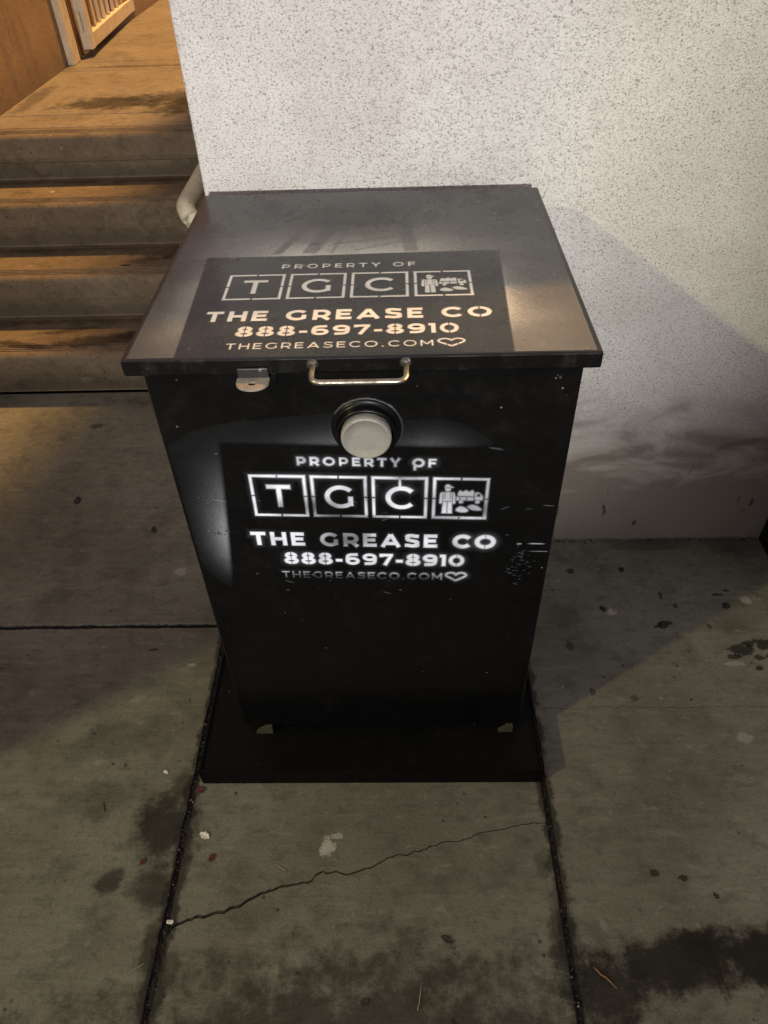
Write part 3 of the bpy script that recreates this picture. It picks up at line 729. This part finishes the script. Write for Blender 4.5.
bm = bmesh.new(); prism(bm, [(-.160, H-.062), (-.135, H-.064), (-.122, H-.055), (-.119, H-.032), (-.170, H-.032)], 'y', YF-.010, YF-.0005); bchild('lock_tab', bm, M_BODY, bevel=.0015)
# inlet: weld ring, sleeve and galvanised cap
CX, CZ = 0.0028, 0.9205
bm = bmesh.new(); lathe_y(bm, [(.0535, YF-.0004), (.0530, YF-.003), (.0505, YF-.0052), (.0475, YF-.006), (.046, YF-.0095), (.0455, YF-.0165), (.0440, YF-.0190), (.0405, YF-.0190), (.0400, YF-.010)], CX, CZ, 72)
inlet = bchild('inlet', bm, M_BODY, smooth=True)
bm = bmesh.new(); lathe_y(bm, [(.0375, YF-.012), (.0380, YF-.022), (.0376, YF-.0275), (.0352, YF-.0298), (.0338, YF-.0298), (.0333, YF-.0288), (.018, YF-.0286), (0, YF-.0286)], CX, CZ, 72)
cp = obj('cap', bm, M_CAP, smooth=True); cp.parent = inlet
bm = bmesh.new(); rgw = np.random.default_rng(2)
wp = [(CX+(.0536+rgw.normal()*.0004)*math.cos(a), YF-.001, CZ+(.0536+rgw.normal()*.0004)*math.sin(a)) for a in np.linspace(math.radians(-35), math.radians(150), 60)]
tube(bm, wp, .0021, 8)
wr = obj('weld_bead', bm, M_WELD, smooth=True); wr.parent = inlet

# --- sprayed lettering on the lid
st = Stencil(-0.322, 0.322, 0.006, 0.616, 0.00105); layout(st)
U, V = st.U, st.V
paint = st.density(0.0009)*(0.80+0.28*fbm(U, V, 22, 4, 3)); paint = np.clip(paint, 0, 1)
x0, x1, y0, y1 = -0.262, 0.2165, 0.022, 0.3285
skew = 0.006*(V-.17)/.15
ox = np.maximum(x0+skew*-1-U, U-x1-skew); oy = np.maximum(y0-V-.04, V-y1-.003*np.sin(U*9))
out = sst(np.maximum(ox, oy), -0.0010, 0.0022)
dL = np.clip(x0-U, 0, 9); dR = np.clip(U-x1, 0, 9); dT = np.clip(V-y1, 0, 9)
nz = fbm(U, V, 9, 5, 21); nz2 = fbm(U, V, 3.2, 3, 31); nf = fbm(U, V, 60, 3, 41)
mist = 0.14*np.exp(-((U-(x0-.004))/.024)**2)*np.exp(-((V-.19)/.11)**2)*(U < x1)
mist += 0.40*np.exp(-(dT/.075)**1.6)*np.exp(-((U+.02)/.21)**4)*(V > y1-.01)*sst(-(V-.455-.25*np.minimum(U+.10, 0)), -.006, .012)
mist += 0.50*np.exp(-(dR/.017)**1.2)*np.exp(-((V-.175)/.085)**2)*(U > x1-.01)
mist += 0.20*np.exp(-(dR/.11)**1.6)*np.exp(-((V-.10)/.14)**2)*(U > x1-.01)
mist += 0.10*np.exp(-(np.hypot(dL, dT)/.10)**1.5)
mist *= out*(0.45+1.1*nz)*(0.5+nz2)
# two clean bands left by the stencil handle, with a few drips
def band(u0, sl, hw, k, soft=.003): return 1-k*sst(-(np.abs(U-u0-(V-.40)*sl)-hw), -soft, soft)*sst(V, y1+.002, y1+.012)
mist *= band(-.128, .38, .008, .62)*band(-.078, .30, .013, .55)*band(-.045, .22, .004, .4)*band(.070, -.10, .012, .45)
for (ua, va, ub, vb, hw, k) in ((-.06, .372, .085, .405, .0022, .7), (-.02, .345, .10, .392, .0018, .6), (-.10, .376, -.078, .374, .004, .5)):
    t = np.clip((U-ua)/(ub-ua), 0, 1); inr = (U > ua) & (U < ub)
    mist *= 1-k*np.exp(-((V-va-(vb-va)*t)/hw)**2)*inr
dust = 0.028*sst(fbm(U, V, 5, 5, 77), .42, .75)*(0.6+0.8*nf) + 0.012
scr = np.zeros_like(U); rs = np.random.default_rng(9)
for k in range(24):
    cx, cy = rs.uniform(-.31, .31), rs.uniform(.02, .60); a = rs.normal()*0.5; L = rs.uniform(.006, .04); wv = rs.uniform(.0004, .0012)
    t = (U-cx)*math.cos(a)+(V-cy)*math.sin(a); n_ = -(U-cx)*math.sin(a)+(V-cy)*math.cos(a)+.05*t*t/L
    scr = np.maximum(scr, rs.uniform(.03, .13)*np.exp(-(n_/wv)**2)*np.exp(-(t/L)**4))
mist = np.clip(mist+dust+scr, 0, .8)
place_top = lambda u, v: np.stack([u, v, np.full_like(u, H+.0004)], 1)
o = sheet('stencil_lettering', st, place_top, M_SPRAY_TOP, paint, mist, lid); o.matrix_parent_inverse = Matrix()

# --- sprayed lettering on the front
st = Stencil(-0.345, 0.305, -0.06, 0.375, 0.00105); layout(st)
U, V = st.U, st.V      # v measured as on the lid; z = v + offset
# run of wet paint on the C and the O of OF
for (a, b, c, wv) in ((.0245, .2575, .247, .0022), (.0245, .247, .236, .0030), (.0480, .2800, .272, .0030)): st.seg((a, b), (a, c), wv)
soft = 0.0011+0.0012*sst(fbm(U, V, 7, 3, 61), .45, .7)
core = sst(-st.sd, -soft, soft)
glow = 0.16*np.exp(-np.clip(st.sd, 0, 1)/.0034)
cov = np.ones_like(U)*0.93
def fade(cx, cy, rx, ry, k):
    global cov
    cov = cov*(1-k*np.exp(-(((U-cx)/rx)**2+((V-cy)/ry)**2)**1.3))
fade(-.120, .192, .040, .022, .72); fade(-.168, .190, .020, .020, .65); fade(-.085, .165, .035, .010, .7)
fade(-.075, .118, .060, .022, .62); fade(-.020, .120, .040, .018, .25); fade(-.12, .105, .03, .012, .3)
fade(-.10, .026, .100, .011, .80); fade(.02, .024, .10, .010, .82); fade(.075, .028, .06, .012, .45)
fade(.125, .20, .03, .02, .25); fade(.02, .282, .03, .006, .2)
cov *= 1-.58*sst(-(np.abs(V-.031)-.0095), -.004, .004)*sst(-(U-.095), -.02, .02)
cov *= 0.50+0.52*sst(fbm(U, V, 13, 4, 51), .30, .58)
for a_, b_, c_, d_ in ((-.030, .1735, .05, .004), (-.078, .1735, .04, .005), (-.119, .195, .004, .02), (.10, .1735, .035, .004), (.166, .19, .004, .025), (.03, .2575, .03, .004), (-.029, .215, .004, .03)): cov *= 1-.55*np.exp(-((U-a_)/c_)**2-((V-b_)/d_)**2)
hot = np.zeros_like(U)
for cx, cy, rx, ry, k in ((.165, .120, .045, .026, .9), (-.215, .225, .012, .05, .2), (.066, .286, .03, .012, .6), (-.10, .287, .05, .012, .5), (-.13, .255, .08, .012, .5), (-.155, .073, .03, .018, .6), (.09, .076, .06, .018, .7), (.135, .034, .025, .013, .7), (-.222, .122, .022, .02, .5), (.02, .235, .05, .02, .5)):
    hot = np.maximum(hot, k*np.exp(-((U-cx)/rx)**2-((V-cy)/ry)**2))
paint = np.clip(core*np.clip(cov+hot*.35, 0, 1) + glow*(0.12+hot*.9)*cov, 0, 1)
x0, x1, y0, y1 = -0.265, 0.186, -0.058, 0.316
sk = 0.095*(V-.178)
ox = np.maximum(x0+sk-U-.000, U-x1+sk*.3); oy = V-y1-.035*U*0
out = sst(np.maximum(ox, oy), -0.002, 0.008)
dL = np.clip(x0+sk-U, 0, 9); dT = np.clip(V-y1, 0, 9)
nz = fbm(U, V, 10, 5, 121)
mist = 0.20*np.exp(-(dL/.022)**1.5)*np.exp(-((V-.120)/.062)**2)*(U < 0) + 0.10*np.exp(-(dL/.036)**1.6)*np.exp(-((V-.18)/.09)**2)*(U < 0)
mist += 0.12*np.exp(-(dT/.020)**1.3)*(np.exp(-((U+.06)/.065)**2)+.8*np.exp(-((U-.075)/.045)**2))*(V > y1-.01)
mist += 0.004*np.exp(-((V-.30)/.06)**2)
mist *= out*(0.55+.9*nz)
scr = np.zeros_like(U); rs = np.random.default_rng(19)
L0 = [(.262, .118, .012, .0010, .0, .7), (.272, .100, .018, .0006, .0, .4), (.232, .117, .004, .0012, .1, .5)]
for k in range(26): L0.append((rs.uniform(-.30, .30), rs.uniform(-.05, .37), rs.uniform(.001, .010), rs.uniform(.0005, .0013), rs.normal()*.4, rs.uniform(.03, .16)))
for k in range(45): L0.append((rs.normal(.235, .012), rs.normal(.07, .025), rs.uniform(.001, .004), rs.uniform(.0004, .0008), rs.normal()*.3, rs.uniform(.04, .16)))
for cx, cy, L, wv, a, k in L0:
    s = st.win(cx-L*1.5-.004, cx+L*1.5+.004, cy-L-.004, cy+L+.004)
    t = (U[s]-cx)*math.cos(a)+(V[s]-cy)*math.sin(a); n_ = -(U[s]-cx)*math.sin(a)+(V[s]-cy)*math.cos(a)
    scr[s] = np.maximum(scr[s], k*np.exp(-(n_/wv)**2)*np.exp(-(t/L)**4))
mist = np.clip(mist+scr*(V > -.055), 0, .8)
ANG = -0.040; UC, VC = -0.0245, 0.2150; PX, PZ = 0.0022, 0.7795
def place_front(u, v):
    c, s = math.cos(ANG), math.sin(ANG); a = (u-UC); b = (v-VC)*1.05
    x = PX + a*c - b*s*0.35; z = PZ + a*s + b*c
    return np.stack([x, np.full_like(x, YF-.0005), z], 1)
# lettering must not run under the inlet sleeve
P = place_front(U.ravel(), V.ravel()); rr = np.hypot(P[:, 0]-CX, P[:, 2]-CZ).reshape(U.shape)
inb = ((P[:, 0] > XB0+.006) & (P[:, 0] < XB1-.006) & (P[:, 2] < H-T-.004)).reshape(U.shape)
keep = (rr > .050) & inb
o = sheet('stencil_lettering', st, place_front, M_SPRAY_FRONT, paint*keep, mist*keep, body); o.matrix_parent_inverse = Matrix()
# paint blisters and weld spatter on the front's left side
rb = np.random.default_rng(5)
for cx, cz, n_, sp in ((-0.262, 0.705, 14, .010), (-0.268, 0.775, 9, .006), (0.285, 1.005, 4, .006), (-0.12, 0.60, 4, .02)):
    bm = bmesh.new()
    for k in range(n_):
        r = rb.uniform(.0008, .0022); bmesh.ops.create_icosphere(bm, subdivisions=2, radius=1, matrix=Matrix.Translation((cx+rb.normal()*sp*1.2, YF-.0003, cz+rb.normal()*sp*.35)) @ Matrix.Diagonal((r, r*.7, r, 1)))
    bs = obj('weld_spatter', bm, M_WELD, smooth=True); bs.parent = body

# ================================================================== small litter on the pavement
def mcol(name, col, rough=0.75): return plain(name, col, rough, 0.4)
M_LEAF = mcol('dry_leaf', (0.030, 0.022, 0.014)); M_RED = mcol('red_leaf', (0.085, 0.014, 0.013)); M_TWIG = mcol('dry_twig', (0.22, 0.13, 0.06)); M_CHIP = mcol('pale_chip', (0.72, 0.70, 0.62)); M_STRAW = mcol('pale_straw', (0.26, 0.24, 0.17)); M_PEB = mcol('dark_crumb', (0.02, 0.017, 0.014))
def leaf(name, x, y, L, wd, ang, mat, label, cat, group=None, curl=.3, seed=0, z=0.0):
    r = np.random.default_rng(seed); bm = bmesh.new(); n = 9; rows = []
    for i in range(n):
        t = i/(n-1); hw = wd*math.sin(math.pi*min(max(t, .04), .96))**.7*(.8+.4*r.random())
        zc = .0012+curl*L*(t-.5)**2*1.2
        rows.append([bm.verts.new(((t-.5)*L, s*hw, zc+abs(s)*hw*.5*(.6+.6*r.random()))) for s in (-1, -.45, 0, .45, 1)])
    for a, b in zip(rows[:-1], rows[1:]):
        for k in range(4): bm.faces.new((a[k], b[k], b[k+1], a[k+1]))
    g = bmesh.ops.extrude_face_region(bm, geom=bm.faces[:])
    bmesh.ops.translate(bm, vec=(0, 0, .0006), verts=[v for v in g['geom'] if isinstance(v, bmesh.types.BMVert)])
    o = obj(name, bm, mat, smooth=True); o.location = (x, y, z); o.rotation_euler = (0, 0, ang); return put(o, label, cat, group)
def twig(x, y, L, r, ang, mat, label, name='twig', cat='twig'):
    rr = np.random.default_rng(int(abs(x)*1e4)); bm = bmesh.new()
    tube(bm, [((t-.5)*L, rr.normal()*L*.015, r+.0004+abs(rr.normal())*r*.3) for t in np.linspace(0, 1, 7)], r, 8)
    o = obj(name, bm, mat, smooth=True); o.location = (x, y, 0); o.rotation_euler = (0, 0, ang); return put(o, label, cat)
def crumb(x, y, s, label, mat=None, name='crumb', cat='crumb', seed=0, flat=.45):
    r = np.random.default_rng(seed); bm = bmesh.new(); bmesh.ops.create_icosphere(bm, subdivisions=2, radius=1)
    for v in bm.verts: v.co *= .75+.5*r.random()
    bmesh.ops.transform(bm, matrix=Matrix.Translation((0, 0, s*flat*.55)) @ Matrix.Diagonal((s*1.3, s*.8, s*flat, 1)), verts=bm.verts)
    o = obj(name, bm, mat or M_PEB, smooth=False); o.location = (x, y, 0); o.rotation_euler = (0, 0, r.random()*6); return put(o, label, cat)
leaf('dead_leaf', 0.1302, -0.3966, 0.026, .0055, -.5, M_LEAF, 'curled dark dead leaf below the crack on the middle slab', 'leaf', seed=1)
leaf('dead_leaf', -0.0263, -0.5014, 0.018, .006, .5, M_LEAF, 'dark leaf scrap at the bottom edge of the middle slab', 'leaf', seed=2)
leaf('leaf_scrap', -0.4115, -0.0925, 0.022, .008, .4, M_RED, 'red leaf scrap in the joint at the bin tray left corner', 'leaf', seed=3)
leaf('leaf_scrap', -0.3576, -0.2408, 0.018, .006, 1.2, M_RED, 'red leaf scrap on the middle slab below the white chip', 'leaf', seed=4)
leaf('leaf_scrap', -0.5029, -0.2488, 0.017, .004, 1.0, M_RED, 'dark red leaf scrap on the slab left of the joint', 'leaf', seed=5)
leaf('paper_chip', -0.3813, -0.1945, 0.026, .007, -.5, M_CHIP, 'small bright white chip on the pavement near the bin left corner', 'chip', curl=.05, seed=6)
twig(0.4215, -0.4602, .050, .0016, -.75, M_TWIG, 'brown twig lying in the dark stain at lower right')
twig(0.0752, -0.4932, .042, .0011, 1.35, M_STRAW, 'pale straw lying upright at the bottom of the middle slab', 'straw', 'straw')
twig(-0.2067, -0.2614, .028, .0010, -.5, M_STRAW, 'short pale straw just above the crack', 'straw', 'straw')
twig(-0.4648, -0.4456, .034, .0012, .55, M_STRAW, 'pale straw left of the joint at lower left', 'straw', 'straw')
twig(0.640, 0.430, .04, .0014, .9, M_STRAW, 'pale stem on the slab right of the bin', 'straw', 'straw')
twig(-0.62, -0.13, .020, .0010, 1.9, M_LEAF, 'short dark twig on the left slab')
crumb(-0.4193, -0.3650, .0060, 'white crumb in the joint where the crack begins', M_CHIP, seed=7)
crumb(-0.5001, -0.0470, .0050, 'white crumb on the slab left of the bin tray', M_CHIP, seed=8)
crumb(-1.0069, 0.8979, .012, 'dark crumb on the left slab, nearer the steps', seed=9)
crumb(-0.7208, 0.7525, .010, 'dark crumb on the left slab, nearer the bin', seed=10)
crumb(0.6014, 0.4227, .008, 'dark crumb beside the pale gum spot right of the bin', seed=11)
crumb(0.6829, 0.5660, .007, 'dark crumb close to the foot of the stucco wall', seed=12)
crumb(0.7493, 0.3656, .010, 'dark crumb in the middle of the right slab', seed=13)
crumb(0.9371, 0.4288, .008, 'dark crumb at the right below the dark post', seed=14)
crumb(0.6725, -0.3165, .005, 'small dark crumb right of the dark stain', seed=15)
